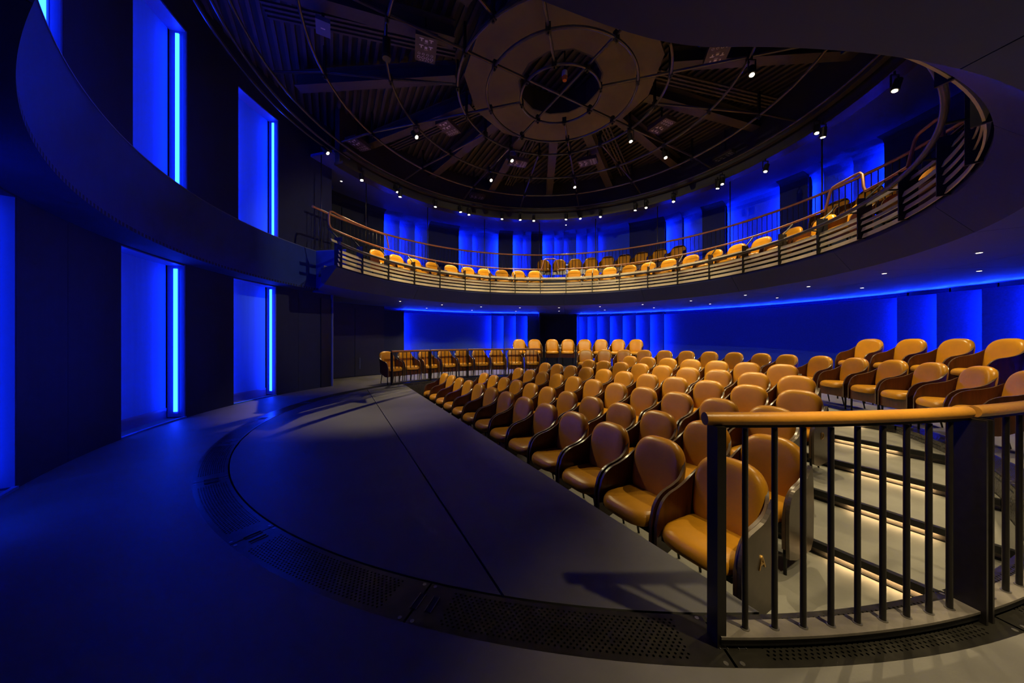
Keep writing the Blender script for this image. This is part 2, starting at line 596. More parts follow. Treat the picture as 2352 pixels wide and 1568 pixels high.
def window(n, a, b, z0, z1, label, sill):
    w = thing('window_%d' % n, label, 'window', pol(R_WALL_L + 0.2, 0.5 * (a + b), z0), kind='structure')
    ns = 10
    zb = z0 + (0.16 if sill else 0.0)
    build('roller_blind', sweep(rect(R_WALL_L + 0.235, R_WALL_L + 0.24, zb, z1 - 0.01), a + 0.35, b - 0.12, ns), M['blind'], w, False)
    if sill:
        build('bottom_bar', sweep(rect(R_WALL_L + 0.222, R_WALL_L + 0.248, zb - 0.03, zb), a + 0.35, b - 0.12, ns), M['frame'], w)
        build('kick_panel', sweep(rect(R_WALL_L + 0.25, R_WALL_L + 0.30, z0, zb), a, b, ns), M['frame'], w)
        build('sill', sweep(rect(R_WALL_L - 0.012, R_WALL_L + 0.02, z0, z0 + 0.022), a, b, ns), M['blind'], w)
    build('reveal', sweep(rect(R_WALL_L + 0.005, R_WALL_L + 0.236, z0 + 0.02, z1), a, a + 0.06, 1), M['frame'], w)
    build('reveal', sweep(rect(R_WALL_L + 0.005, R_WALL_L + 0.236, z0 + 0.02, z1), b - 0.06, b, 1), M['frame'], w)
    if n == 3:
        # a hanging curtain instead of the bare jamb light
        V, F = [], []
        m = 60
        for i in range(m + 1):
            th = a + 0.45 + (b - a - 0.5) * i / m
            rr = R_WALL_L + 0.10 + 0.022 * math.sin(i * 0.9) + 0.01 * math.sin(i * 2.3)
            V += [pol(rr, th, z0 + 0.02), pol(rr, th, z1 - 0.02), pol(rr + 0.006, th, z1 - 0.02), pol(rr + 0.006, th, z0 + 0.02)]
        for i in range(m):
            for q in range(4):
                q2 = (q + 1) % 4
                F.append((4 * i + q, 4 * i + q2, 4 * i + 4 + q2, 4 * i + 4 + q))
        build('curtain', (V, F), M['blind'], w, True)
        build('light_tube', sweep(rect(R_WALL_L + 0.18, R_WALL_L + 0.21, z0 + 0.05, z1 - 0.05), a + 0.50, a + 0.65, 1), M['tube'], w)
        build('light_tube', sweep(rect(R_WALL_L + 0.02, R_WALL_L + 0.09, z0 + 0.05, z1 - 0.05), b - 0.4, b - 0.10, 1), M['tube'], w)
        return w
    build('head_trim', sweep(rect(R_WALL_L + 0.01, R_WALL_L + 0.235, z1 - 0.012, z1), a, b, ns), M['frame'], w)
    build('back_pane', sweep(rect(R_WALL_L + 0.305, R_WALL_L + 0.33, z0, z1), a, b, ns), M['frame'], w)
    # the light tube on the far jamb; a is the jamb away from the camera
    build('jamb_channel', sweep(rect(R_WALL_L + 0.085, R_WALL_L + 0.165, z0 + 0.06, z1 - 0.05), a + 0.0, a + 0.10, 1), M['frame'], w)
    build('light_tube', sweep(rect(R_WALL_L + 0.10, R_WALL_L + 0.145, z0 + 0.10, z1 - 0.06), a + 0.10, a + 0.24, 1), M['tube'], w)
    build('jamb_channel', sweep(rect(R_WALL_L + 0.085, R_WALL_L + 0.165, z0 + 0.06, z1 - 0.05), b - 0.10, b, 1), M['frame'], w)
    build('light_tube', sweep(rect(R_WALL_L + 0.10, R_WALL_L + 0.145, z0 + 0.10, z1 - 0.06), b - 0.24, b - 0.10, 1), M['tube'], w)
    build('jamb_bead', sweep(rect(R_WALL_L + 0.01, R_WALL_L + 0.03, z0, z1), a, a + 0.12, 1), M['frame'], w)
    return w


names_low = ['tall blue-lit window at stage level nearest the dark doorway', 'tall blue-lit window at stage level with its tube reflected in the ring',
             'blue-lit curtained window at stage level cut by the picture edge']
names_up = ['tall blue-lit window above the parapet nearest the balcony railing', 'tall blue-lit window above the parapet running out of the picture top',
            'sliver of blue-lit upper window above the brightly lit parapet']
for i, (a, b) in enumerate(LOW): window(i + 1, a, b, 0.0, Z_LW, names_low[i], True)
for i, (a, b) in enumerate(UPP): window(i + 4, a, b, 2.6, Z_UW, names_up[i], False)

# ------------------------------------------------------------------ parapet and balcony shell
R_FAS = 4.87


def edge_r(th):
    """Radius of the balcony opening's lower edge: round, then swelling out to the parapet behind the camera."""
    th = th % 360
    # 268 -> R_FAS ... 247 -> 5.65
    return R_FAS + (5.65 - R_FAS) * smooth01((269.0 - th) / 22.0) if th > 165 else R_FAS


par = thing('wall_parapet', 'dark curved parapet band running between lower and upper windows', 'parapet', (*pol(5.7, 200, 2.36),), kind='structure')
build('parapet_face', sweep([(0, Z_SOFFIT + 0.002), (0.09, Z_SOFFIT + 0.002), (0.09, 3.26), (0, 3.26)], 165.0, 268.0, 150,
      rfun=lambda r, z, th: edge_r(th) + r), M['parapet'], par, True)
build('parapet_cap', sweep([(-0.004, 3.26), (0.10, 3.26), (0.10, 3.272), (-0.004, 3.272)], 165.0, 268.0, 150,
      rfun=lambda r, z, th: edge_r(th) + r), M['frame'], par, True)
build('parapet_soffit', sweep([(0, Z_SOFFIT), (1, Z_SOFFIT), (1, Z_SOFFIT + 0.04), (0, Z_SOFFIT + 0.04)], 165.0, 243.0, 110,
      rfun=lambda r, z, th: edge_r(th) if r < 0.5 else R_WALL_L + 0.02), M['wall'], par, True)
build('gallery_floor', sweep([(0, 2.66), (1, 2.66), (1, 2.70), (0, 2.70)], 165.0, 243.0, 110,
      rfun=lambda r, z, th: edge_r(th) + 0.05 if r < 0.5 else R_WALL_L + 0.02), M['wall'], par, True)

B0, B1 = -92.0, 164.5                          # bearings of the open-railed balcony
balc = thing('ceiling_soffit', 'dark purple underside of the balcony sweeping overhead', 'soffit', (*pol(5.6, 40, Z_SOFFIT),), kind='structure')


def soffit_r(r, z, th):
    return (edge_r(th) if r < 0.5 else r)


for a, b in ((-117.0, -78.0), (-78.0, -58.0), (-58.0, -33.0), (-33.0, -8.0), (-8.0, 20.0), (20.0, 50.0), (50.0, 80.0), (80.0, 110.0), (110.0, 140.0), (140.0, 163.0)):
    build('soffit_panel', sweep([(0.1, Z_SOFFIT), (6.245, Z_SOFFIT), (6.245, Z_SOFFIT + 0.05), (0.1, Z_SOFFIT + 0.05)], a + 0.05, b - 0.05, 40, rfun=soffit_r), M['soffit'], balc)
    build('soffit_panel', sweep([(6.255, Z_SOFFIT), (9.7, Z_SOFFIT), (9.7, Z_SOFFIT + 0.05), (6.255, Z_SOFFIT + 0.05)], a + 0.05, b - 0.05, 20), M['soffit'], balc)
end_poly = [tuple(pol(R_FAS, 162.9 + 9.9 * i / 8).xy) for i in range(9)] + [tuple(pol(5.3, 168.2).xy), tuple(pol(5.66, 165.0).xy), tuple(pol(5.66, 162.9).xy)]
build('soffit_panel', prism(end_poly, Z_SOFFIT, Z_SOFFIT + 0.05), M['soffit'], balc)
build('soffit_slab', sweep([(0.0, Z_SOFFIT + 0.052), (9.7, Z_SOFFIT + 0.052), (9.7, 2.74), (0.0, 2.74)], -118.0, 164.0, 160, rfun=lambda r, z, th: edge_r(th) + 0.08 if r < 0.5 else r), M['void'], balc)

fas = thing('wall_fascia', 'dark sloping fascia band around the edge of the balcony', 'fascia', (*pol(4.7, 40, 2.4),), kind='structure')
R_FT = 4.60
for a, b in ((-92, -78), (-78, -58), (-58, -33), (-33, -8), (-8, 20), (20, 50), (50, 80), (80, 110), (110, 140), (140, 172.8)):
    build('fascia_panel', sweep([(R_FAS, Z_SOFFIT), (R_FAS + 0.07, Z_SOFFIT + 0.04), (R_FAS + 0.07, 2.70), (R_FT + 0.09, Z_BALC), (R_FT, Z_BALC), (R_FT, Z_FASCIA - 0.03)],
          a + 0.04, b - 0.04, 24), M['fascia'], fas)

bfl = thing('floor_balcony', 'stepped dark balcony floor carrying two curved rows of seats', 'floor', (*pol(5.6, 40, 2.75),), kind='structure')
build('front_tier', sweep(rect(R_FT + 0.1, 5.75, 2.70, 2.752), B0, B1 - 0.5, 120), M['floor'], bfl)
build('front_tier_end', prism(end_poly, 2.66, 2.752), M['floor'], bfl)
build('upper_tier', sweep(rect(5.70, 7.6, 3.30, Z_TIER), B0, B1 - 6, 120), M['floor'], bfl)
build('tier_riser', sweep(rect(5.66, 5.70, 2.75, Z_TIER), B0, B1 - 6, 120), M['wall'], bfl)

# ------------------------------------------------------------------ back walls of overlapping felt panels with light strips
back = thing('wall_back', 'blue-lit wall of overlapping felt panels behind the stalls', 'wall', (*pol(8.5, 40, 0),), kind='structure')


def felt_panel(parent, uL, uR, R, z0, z1, litL, litR, dark, strip_m, dep=0.20, cove=0.0, ths=None):
    a, b = ths if ths else (th_at(uL, R), th_at(uR, R))      # a > b (bearing falls as u grows)
    rL = R + (dep if litL else 0.0)
    rR = R + (dep if litR else 0.0)

    def rf(r, z, th):
        k = (a - th) / (a - b)
        return r + rL + (rR - rL) * k
    prof = [(0, z0), (0.05, z0), (0.05, z1), (0, z1)]
    if cove:
        prof = [(0, z0), (0.06, z0), (0.06, z1), (-cove * 1.3, z1), (-cove * 0.65, z1 - 0.06 * cove / 0.3), (-cove * 0.25, z1 - 0.35 * cove), (-cove * 0.05, z1 - 0.75 * cove), (0, z1 - 1.3 * cove)]
    n = max(2, int(abs(a - b) / 1.5))
    p = build('felt_panel', sweep(prof, a, b, n, rfun=rf), M['fin_unlit' if dark else 'fin'], parent)  # panels without a strip take the felt coloured as unlit
    w = math.degrees(0.014 / R)
    for lit, th, sg in ((litL, a, -1), (litR, b, 1)):
        if lit:
            za, zb = z0 + 0.03, z1 - (0.02 if not cove else 0.25)
            ta, tb = th - sg * w * 1.8, th - sg * w * 3.2     # behind the proud neighbour
            tang = pol(1, th + sg * 90) - pol(0, 0)
            outw = pol(1, th) - pol(0, 0)
            ribbon('light_strip', [(pol(R + 0.055, ta, za), pol(R + 0.085, tb, za)), (pol(R + 0.055, ta, zb), pol(R + 0.085, tb, zb))], tang * 0.8 + outw * 0.5, strip_m, p)
    return p


low = [(882, 928, 7.45, 0, 0, 1), (928, 1130, 7.9, 1, 1, 0), (1130, 1158, 7.9, 0, 1, 0), (1158, 1186, 7.9, 0, 1, 0), (1186, 1212, 7.9, 0, 1, 0),
       (1212, 1238, 7.9, 0, 1, 0),
       (1325, 1349, 8.6, 1, 0, 0), (1349, 1371, 8.6, 1, 0, 0), (1371, 1400, 8.6, 1, 0, 0), (1400, 1429, 8.6, 1, 0, 0), (1429, 1459, 8.6, 1, 0, 0),
       (1459, 1491, 8.6, 1, 0, 0), (1491, 1523, 8.6, 1, 0, 0), (1523, 2060, 8.6, 1, 1, 0), (2060, 2151, 8.6, 0, 1, 0), (2151, 2255, 8.6, 0, 1, 0),
       (2255, 2380, 8.6, 0, 1, 0)]
Z_FELT = 2.24
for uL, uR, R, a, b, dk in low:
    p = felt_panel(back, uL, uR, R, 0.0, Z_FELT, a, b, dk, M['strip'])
    if not dk:
        t0, t1 = th_at(uL, R) - 0.1, th_at(uR, R) + 0.1
        rl, rr_ = R + (0.2 if a else 0), R + (0.2 if b else 0)
        m_ = max(1, int((t0 - t1) / 3))
        prs = []
        for q in range(m_ + 1):
            th = t0 + (t1 - t0) * q / m_
            rb = rl + (rr_ - rl) * q / m_
            prs.append((pol(rb + 0.060, th, Z_FELT - 0.030), pol(rb + 0.085, th, Z_FELT + 0.003)))
        ribbon('cove_strip', prs, Vector((0, 0, 1)), M['cove'], p)
        build('cove_back', sweep(rect(R + 0.36, R + 0.38, 0.0, Z_SOFFIT), t0, t1, max(1, int((t0 - t1) / 3))), M['fin_unlit'], p)
th_r = th_at(2380, 8.6)
for k in range(6):
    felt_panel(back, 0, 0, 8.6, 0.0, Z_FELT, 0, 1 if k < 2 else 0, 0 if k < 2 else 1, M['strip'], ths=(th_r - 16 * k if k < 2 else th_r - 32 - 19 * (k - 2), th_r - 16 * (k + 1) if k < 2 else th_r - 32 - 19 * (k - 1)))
# dark recess with doors between the two groups of panels, dark wall by the stage door, and the closing wall behind the camera
build('recess_wall', sweep(rect(8.75, 8.8, 0, Z_SOFFIT), th_at(1236, 8.75), th_at(1330, 8.75), 6), M['fin_unlit'], back)
build('recess_cheek', sweep(rect(7.9, 8.8, 0, Z_SOFFIT), th_at(1238.2, 7.9), th_at(1240.5, 7.9), 1), M['fin_unlit'], back)
build('recess_cheek', sweep(rect(8.58, 8.63, 0, Z_SOFFIT), th_at(1317, 8.58), th_at(1324.8, 8.58), 1), M['fin_unlit'], back)
build('stage_door_wall', sweep(rect(7.42, 7.5, 0, Z_SOFFIT), th_at(882, 7.42), 163.0, 12), M['door'], back)
rear = struct('wall_rear', join(sweep(rect(9.55, 9.65, 0, Z_TOP), -150, 180, 90), sweep(rect(6.05, 9.6, 0, Z_TOP), -119, -118, 1)), M['fin_unlit'], 'dark wall closing the room behind the felt panels', 'wall')

d1 = thing('door_1', 'dark double stage door beneath the railing end of balcony', 'door', (*pol(7.38, 147, 0),), kind='structure')
dth = (th_at(752, 7.38), th_at(815, 7.38), th_at(880, 7.38))
for a, b in zip(dth, dth[1:]):
    lf = build('door_leaf', sweep(rect(7.37, 7.41, 0.02, 2.22), a - 0.05, b + 0.05, 4), M['door'], d1)
build('door_pull', tube([pol(7.34, th_at(826, 7.36), 0.25), pol(7.34, th_at(826, 7.36), 0.62)], 0.006, 6), M['frame'], d1)
d2 = thing('door_2', 'black doorway at the far end of the window wall', 'door', (*pol(6.4, 160, 0),), kind='structure')
build('door_jamb', sweep(rect(5.98, 7.4, 0, Z_SOFFIT), 157.9, 158.1, 1), M['frame'], d2)
build('door_leaf', sweep(rect(6.02, 6.06, 0, 2.25), 158.2, 160.9, 3), M['door'], d2)

# upper wall behind the balcony
up = thing('wall_upper', 'blue-lit wall of coved felt panels behind the balcony', 'wall', (*pol(7.4, 40, 3.4),), kind='structure')
Z_US = 5.64
U = [745, 882, 918, 953, 984, 1054, 1085, 1113, 1146, 1178, 1201, 1220, 1246, 1273, 1295, 1323, 1348, 1373, 1446, 1527, 1567, 1613, 1665, 1791, 1855, 1893, 1960, 2031, 2110, 2230, 2352]
LIT = 'd l l l d l l r d l l d l l l l l l d l l d b d l r r d d d'.split()
UR = 7.35
for uL, uR, k in zip(U, U[1:], LIT):
    if k == 'd':
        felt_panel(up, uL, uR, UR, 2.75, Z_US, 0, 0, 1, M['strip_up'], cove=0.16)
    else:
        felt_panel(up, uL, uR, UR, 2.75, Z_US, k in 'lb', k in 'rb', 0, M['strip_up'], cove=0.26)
t_end = th_at(2352, UR)
for k in range(4):
    a0, a1 = t_end - (t_end + 95) / 4 * k, t_end - (t_end + 95) / 4 * (k + 1)
    felt_panel(up, 0, 0, UR, 2.75, Z_US, k in (1, 3), 0, k in (0, 2), M['strip_up'], cove=0.2, ths=(a0, a1))
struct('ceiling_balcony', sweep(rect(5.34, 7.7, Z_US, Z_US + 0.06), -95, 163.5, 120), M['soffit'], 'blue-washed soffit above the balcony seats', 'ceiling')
bulk = thing('ceiling_bulkhead', 'dark ring bulkhead carrying spotlights above the balcony edge', 'ceiling', (*pol(5.25, 40, 5.4),), kind='structure')
build('bulkhead_band', sweep(rect(5.22, 5.36, 5.42, 6.74), -112, 163.0, 140), M['deck'], bulk, True)
build('bulkhead_lip', sweep(rect(5.12, 5.38, 5.36, 5.42), -112, 163.0, 140), M['pipe'], bulk, True)
build('cable_tray', sweep(rect(5.02, 5.13, 5.62, 5.68), -112, 163.0, 140), M['deck'], bulk, True)

# ------------------------------------------------------------------ ceiling deck, beams, central raft
ceil = thing('ceiling', 'dark ribbed metal ceiling deck with radial beams', 'ceiling', (*C, 6.7), kind='structure')
build('deck', sweep(rect(0.0, 7.7, 6.72, 6.78), 0, 360, 96), M['deck'], ceil)
rib_me = mesh_of('deck_rib', *box(-0.5, 0.5, -0.028, 0.028, -0.05, 0.0), M['beam'])
t = -6.2
dz = Matrix(((D.x, N.x, 0, 0), (D.y, N.y, 0, 0), (0, 0, 1, 0), (0, 0, 0, 1)))
while t < 6.2:
    hw = math.sqrt(max(6.3 ** 2 - t * t, 0.01))
    place('deck_rib', rib_me, ceil, Matrix.Translation(st(0, t, 6.72)) @ dz @ Matrix.Diagonal((2 * hw, 1, 1, 1)))
    t += 0.15
beam_me = mesh_of('radial_beam', *join(box(-0.11, 0.11, -1.62, 1.62, 0.0, 0.02), box(-0.012, 0.012, -1.62, 1.62, 0.02, 0.28), box(-0.11, 0.11, -1.62, 1.62, 0.28, 0.30)), M['beam'])
cond_me = mesh_of('conduit', *join(*[box(-0.13 + 0.085 * k, -0.13 + 0.085 * k + 0.035, -1.5, 1.5, 0.0, 0.035) for k in range(4)]), M['beam'])
for k in range(16):
    th = 97 + 22.5 * k + 11.25
    place('radial_beam', beam_me, ceil, polmat(3.62, th, 6.25, 0))
for k in range(16):
    th = 97 + 22.5 * k + 3.5
    if k % 2 == 0:
        place('conduit_tray', cond_me, ceil, polmat(3.45, th, 6.42, 4))
RAFT = 1.80


def raft_geo(r1, r0, z0, z1, n=12, off=8):
    V, F = [], []
    for r in (r0, r1):
        for z in (z0, z1):
            V += [pol(r, off + 360 / n * i, z) for i in range(n)]
    for i in range(n):
        j = (i + 1) % n
        F += [(i, j, 2 * n + j, 2 * n + i), (n + i, n + j, 3 * n + j, 3 * n + i), (i, j, n + j, n + i), (2 * n + i, 2 * n + j, 3 * n + j, 3 * n + i)]
    return V, F


raft = build('ceiling_raft', raft_geo(RAFT, 0.80, 6.02, 6.08), M['raft'], ceil)
build('raft_upstand', raft_geo(0.80, 0.77, 6.02, 6.45), M['deck'], ceil)
lampc = thing('ceiling_detector', 'small amber detector hanging in the central ceiling opening', 'detector', at_z(1297, 184, 6.0))
p0 = at_z(1297, 184, 6.0)
build('mount', xf(cyl(0.05, 0.06, 0.16, 12), Matrix.Translation(p0)), M['white_plastic'], lampc)
build('bulb', xf(cyl(0.038, -0.01, 0.06, 12, 0.055), Matrix.Translation(p0)), M['amber'], lampc, True)
build('stem', xf(box(-0.012, 0.012, -0.012, 0.012, 0.16, 0.68), Matrix.Translation(p0)), M['black'], lampc)

# ------------------------------------------------------------------ circular lighting grid of pipes
ZG = 5.80
grid = thing('lighting_grid', 'circular grid of dark steel pipes hanging under the ceiling', 'pipe grid', (*C, ZG))
RINGS = [0.745, 1.385, 1.915, 3.09, 4.20]
for r in RINGS:
    build('ring_pipe', sweep(circ(r, ZG, 0.024, 8), 0, 360, 96), M['pipe'], grid, True)
build('ring_pipe', sweep(circ(5.02, 5.72, 0.024, 8), -113, 247, 140), M['pipe'], grid, True)
build('ring_pipe', sweep(circ(5.20, 5.62, 0.024, 8), 160, 247, 60), M['pipe'], grid, True)
build('ring_pipe', sweep(circ(5.42, 5.66, 0.024, 8), 160, 247, 60), M['pipe'], grid, True)
for k in range(16):
    th = 97 + 22.5 * k
    r0 = 0.745 if k % 2 else 1.915
    if k % 4 == 1: r0 = 0.0
    rr1 = 5.3
    build('radial_pipe', tube([pol(r0, th, ZG + 0.05), pol(4.25, th, ZG + 0.05), pol(5.02, th, 5.77)], 0.024, 8), M['pipe'], grid, True)
clamp_me = mesh_of('clamp', *join(box(-0.04, 0.04, -0.03, 0.03, -0.035, 0.10), box(-0.012, 0.012, -0.012, 0.012, -0.07, -0.03)), M['black'])
hang_me = mesh_of('hanger', *box(-0.02, 0.02, -0.02, 0.02, 0.05, 0.5), M['black'])
for k in range(16):
    th = 97 + 22.5 * k
    for r in (RINGS if k % 2 else RINGS[2:]):
        place('clamp', clamp_me, grid, polmat(r, th, ZG))
    for r in (1.915, 4.20):
        place('hanger', hang_me, grid, polmat(r, th, ZG))

# ------------------------------------------------------------------ socket panels with white print
pan_me = mesh_of('panel_box', *box(-0.17, 0.17, -0.25, 0.25, 0.0, 0.09), M['box'])


def print_geo():
    g = []
    z0, z1 = -0.002, 0.0

    def T(x, y):
        g.append(box(x - 0.033, x + 0.033, y - 0.009, y + 0.009, z0, z1))
        g.append(box(x - 0.010, x + 0.010, y - 0.050, y - 0.009, z0, z1))
    for y in (0.20, 0.075):
        T(-0.075, y); T(0.075, y)
        g.append(box(-0.022, 0.022, y - 0.055, y - 0.012, z0, z1))
        g.append(box(-0.03, 0.03, y - 0.078, y - 0.072, z0, z1))
    for x in (-0.105, -0.035, 0.035, 0.105):
        for y, r in ((-0.09, 0.022), (-0.165, 0.028)):
            n = 12
            V = [Vector((x + q * math.cos(2 * math.pi * i / n), y + q * math.sin(2 * math.pi * i / n), z)) for q in (r, r * 0.72) for z in (z0, z1) for i in range(n)]
            F = []
            for i in range(n):
                j = (i + 1) % n
                F += [(i, j, 2 * n + j, 2 * n + i), (n + i, n + j, 3 * n + j, 3 * n + i), (i, j, n + j, n + i), (2 * n + i, 2 * n + j, 3 * n + j, 3 * n + i)]
            g.append((V, F))
    for k in range(5):
        g.append(box(-0.11 + 0.045 * k, -0.09 + 0.045 * k, -0.222, -0.212, z0, z1))
    return join(*g)


prt_me = mesh_of('white_print', *print_geo(), M['print'])
PAN = [(978, 115, 6.0, 'largest socket panel with white print, left of the brown ceiling raft'),
       (1030, 296, 6.0, 'socket panel with white print between raft and leftmost bright spot'),
       (823, 334, 5.95, 'blue-tinged socket panel close to the window wall corner'),
       (1190, 376, 6.0, 'socket panel with white print behind a lit spot below the raft'),
       (1350, 374, 6.0, 'socket panel with white print straight below the raft hole'),
       (1095, 454, 5.95, 'small blue-lit socket panel low over the balcony back'),
       (1358, 465, 5.95, 'small blue-lit socket panel beside the lowest ceiling pipes'),
       (1520, 291, 6.0, 'tilted socket panel with white print beside the two spots'),
       (1666, 362, 5.95, 'blue-lit socket panel over the far side of the balcony'),
       (1650, 120, 6.0, 'socket panel with white print half hidden by the soffit edge')]
for u, v, z, lab in PAN:
    p = at_z(u, v, z)
    th = math.degrees(math.atan2(p.y - C.y, p.x - C.x))
    m4 = Matrix.Translation(p) @ Matrix.Rotation(rad(th), 4, 'Z')
    o = thing('socket_panel', lab, 'socket panel', p, rad(th), 'printed socket panels under the ceiling')
    b_ = place('panel_box', pan_me, o, m4)
    tag(place('white_print', prt_me, b_, m4), kind='stuff')
    place('drop_rod', mesh_of('drop_rod', *box(-0.015, 0.015, -0.015, 0.015, 0.09, 6.72 - z), M['black']), o, m4)
p = at_z(742, 66, 6.05)
o = thing('junction_box', 'plain blue-grey junction box on the ceiling above the windows', 'junction box', p, 0.3)
build('box_body', xf(box(-0.1, 0.1, -0.14, 0.14, 0, 0.07), Matrix.Translation(p) @ Matrix.Rotation(0.5, 4, 'Z')), M['frame'], o)
build('label_print', xf(box(-0.03, 0.03, -0.01, 0.01, -0.002, 0), Matrix.Translation(p) @ Matrix.Rotation(0.5, 4, 'Z')), M['print'], o)
build('drop_rod', xf(box(-0.015, 0.015, -0.015, 0.015, 0.07, 0.67), Matrix.Translation(p)), M['black'], o)

# ------------------------------------------------------------------ spotlights
can_me = mesh_of('lamp_can', *join(cyl(0.05, 0.004, 0.17, 16), cyl(0.054, 0.0, 0.03, 16)), M['black'])
lens_me = mesh_of('lens', *cyl(0.034, -0.004, 0.003, 16), M['lens'])
yoke_me = mesh_of('yoke', *join(box(-0.062, -0.054, -0.012, 0.012, 0.06, 0.24), box(0.054, 0.062, -0.012, 0.012, 0.06, 0.24), box(-0.062, 0.062, -0.012, 0.012, 0.23, 0.245), box(-0.01, 0.01, -0.01, 0.01, 0.24, 0.30)), M['black'])


def spot(pos, aim, watts, cone, label, group, blend=0.5):
    o = thing('spotlight', label, 'spotlight', pos, 0.0, group)
    d = (Vector(aim) - Vector(pos)).normalized()
    # the can tilts towards its aim
    q = d.to_track_quat('-Z', 'Y').to_matrix().to_4x4()
    m4 = Matrix.Translation(pos) @ q
    c_ = place('lamp_can', can_me, o, m4)
    place('lens', lens_me, c_, m4)
    place('yoke', yoke_me, o, Matrix.Translation(pos))
    ld = bpy.data.lights.new('spot_lamp', 'SPOT')
    ld.energy = watts
    ld.color = WARM
    ld.spot_size = rad(cone)
    ld.spot_blend = blend
    ld.shadow_soft_size = 0.02
    lo = bpy.data.objects.new('spot_lamp', ld)
    lo.parent = o
    lo.matrix_basis = wm(o).inverted() @ (Matrix.Translation(Vector(pos) + d * 0.06) @ q)
    COL.objects.link(lo)
    return o


SEAT = [st(1.8, -0.7, 0), st(0.5, 0.2, 0), st(-1.0, 0.6, 0), st(2.5, 0.9, 0), st(-0.3, 2.0, 0), st(1.5, 2.4, 0), st(3.2, -0.9, 0), st(-2.0, -0.6, 0)]
GRIDSPOTS = [  # sight line, height, aim, power factor, cone, label
    (753, 352, 5.45, st(-1.3, 0.6, 0.3), 1.1, 42, 'bright starry spotlight at the corner by the window wall'),
    (957, 315, 5.48, st(1.7, 0.2, 0.2), 0.9, 46, 'spotlight hanging from the grid left of the socket panel'),
    (1128, 414, 5.48, st(2.0, 0.7, 0.2), 1.5, 42, 'brightest starry spotlight low in the middle of the grid'),
    (1176, 369, 5.50, st(2.2, 1.8, 0.2), 0.9, 44, 'spotlight in front of a white-printed socket panel'),
    (1320, 430, 5.48, st(0.6, 2.6, 0.3), 0.8, 46, 'spotlight under the grid straight above the balcony centre'),
    (1449, 325, 5.48, st(1.2, 1.9, 0.1), 0.9, 46, 'spotlight under the grid below the edge of the raft'),
    (1529, 362, 5.48, st(2.0, 2.8, 0.1), 0.9, 52, 'spotlight on the third pipe ring, lower of the pair'),
    (1727, 172, 5.48, st(3.3, 0.3, -0.4), 1.2, 44, 'large spotlight hanging just below the soffit edge'),
]
for u, v, z, aim, k, cone, lab in GRIDSPOTS:
    spot(at_z(u, v, z), aim, SPOT_W * k, cone, lab, 'spotlights on the ceiling grid')
RIMSPOTS = [(831, 414), (913, 441), (919, 452), (1000, 475), (1058, 487), (1077, 493), (1153, 503), (1195, 505), (1226, 507), (1300, 504), (1333, 502),
            (1379, 498), (1459, 483), (1484, 477), (1547, 463), (1648, 433), (1659, 423), (1758, 394), (1890, 330), (1876, 306), (2055, 230)]
for k, (u, v) in enumerate(RIMSPOTS):
    rr = 4.93 if k in (2, 16, 18) else 5.08
    th = th_at(u, rr)
    p = pol(rr, th, 0)
    p.z = CAM_H + (CYP - v) * p.y / FPX
    p.z = min(max(p.z, 5.0), 5.5)
    if k == 0:
        aim, w = Vector((-2.9, 7.2, 0)), SPOT_W * 1.5
    elif k % 3 == 0:
        aim, w = pol(5.0, th + 3, 3.2), SPOT_BALC_W * 0.8
    elif k % 3 == 1:
        aim, w = pol(4.6, th - 4, 2.9), SPOT_BALC_W
    else:
        aim, w = pol(3.6, th, 0.1) if th < 95 else pol(5.0, th, 3.2), SPOT_W * 0.55
    lab = '%s small spotlight along the balcony ceiling rim, counted from the windows' % ORD[k]
    spot(p, aim, w, 60, lab, 'small spotlights along the rim')
# spotlights on the near side of the rim and grid, above the camera
NEARSPOTS = [(-122, 4.2, pol(4.5, 25, 2.95), 1.6, 'outer grid spotlight over the parapet curve'),
             (-128, 3.09, pol(4.5, 55, 2.95), 1.6, 'grid spotlight hung on the ring near the windows'),
             (-105.5, 3.09, pol(4.5, 88, 2.95), 1.6, 'grid spotlight hung on the ring above the stage corner'),
             (-83, 3.09, pol(4.5, 122, 2.95), 1.6, 'grid spotlight hung on the ring above the soffit edge'),
             (-60.5, 3.09, pol(4.5, 150, 2.9), 1.6, 'grid spotlight hung on the ring behind the soffit'),
             (-60.5, 4.2, pol(4.9, -68, 0.0), 0.9, 'outer grid spotlight over the near railing')]
for th, r, aim, k, lab in NEARSPOTS:
    spot(pol(r, th, 5.48), aim, SPOT_W * k, 46, lab, 'spotlights on the ceiling grid')

p = pol(3.09, -152, 5.3)
o = thing('unlit_spotlight', 'unlit black spotlight can hanging from the grid above the windows', 'spotlight', p)
c_ = build('lamp_can', xf(cyl(0.055, 0.0, 0.26, 16), Matrix.Translation(p)), M['black'], o, True)
build('lens_hood', xf(cyl(0.06, -0.03, 0.02, 16), Matrix.Translation(p)), M['pipe'], c_, True)
build('yoke', xf(box(-0.01, 0.01, -0.01, 0.01, 0.26, 0.47), Matrix.Translation(p)), M['black'], o)

# recessed downlights in the soffit
trim_me = mesh_of('trim_ring', *cyl(0.04, -0.004, 0.004, 16), M['frame'])
dl_me = mesh_of('lamp_face', *cyl(0.028, -0.006, 0.0, 16), M['lens_small'])


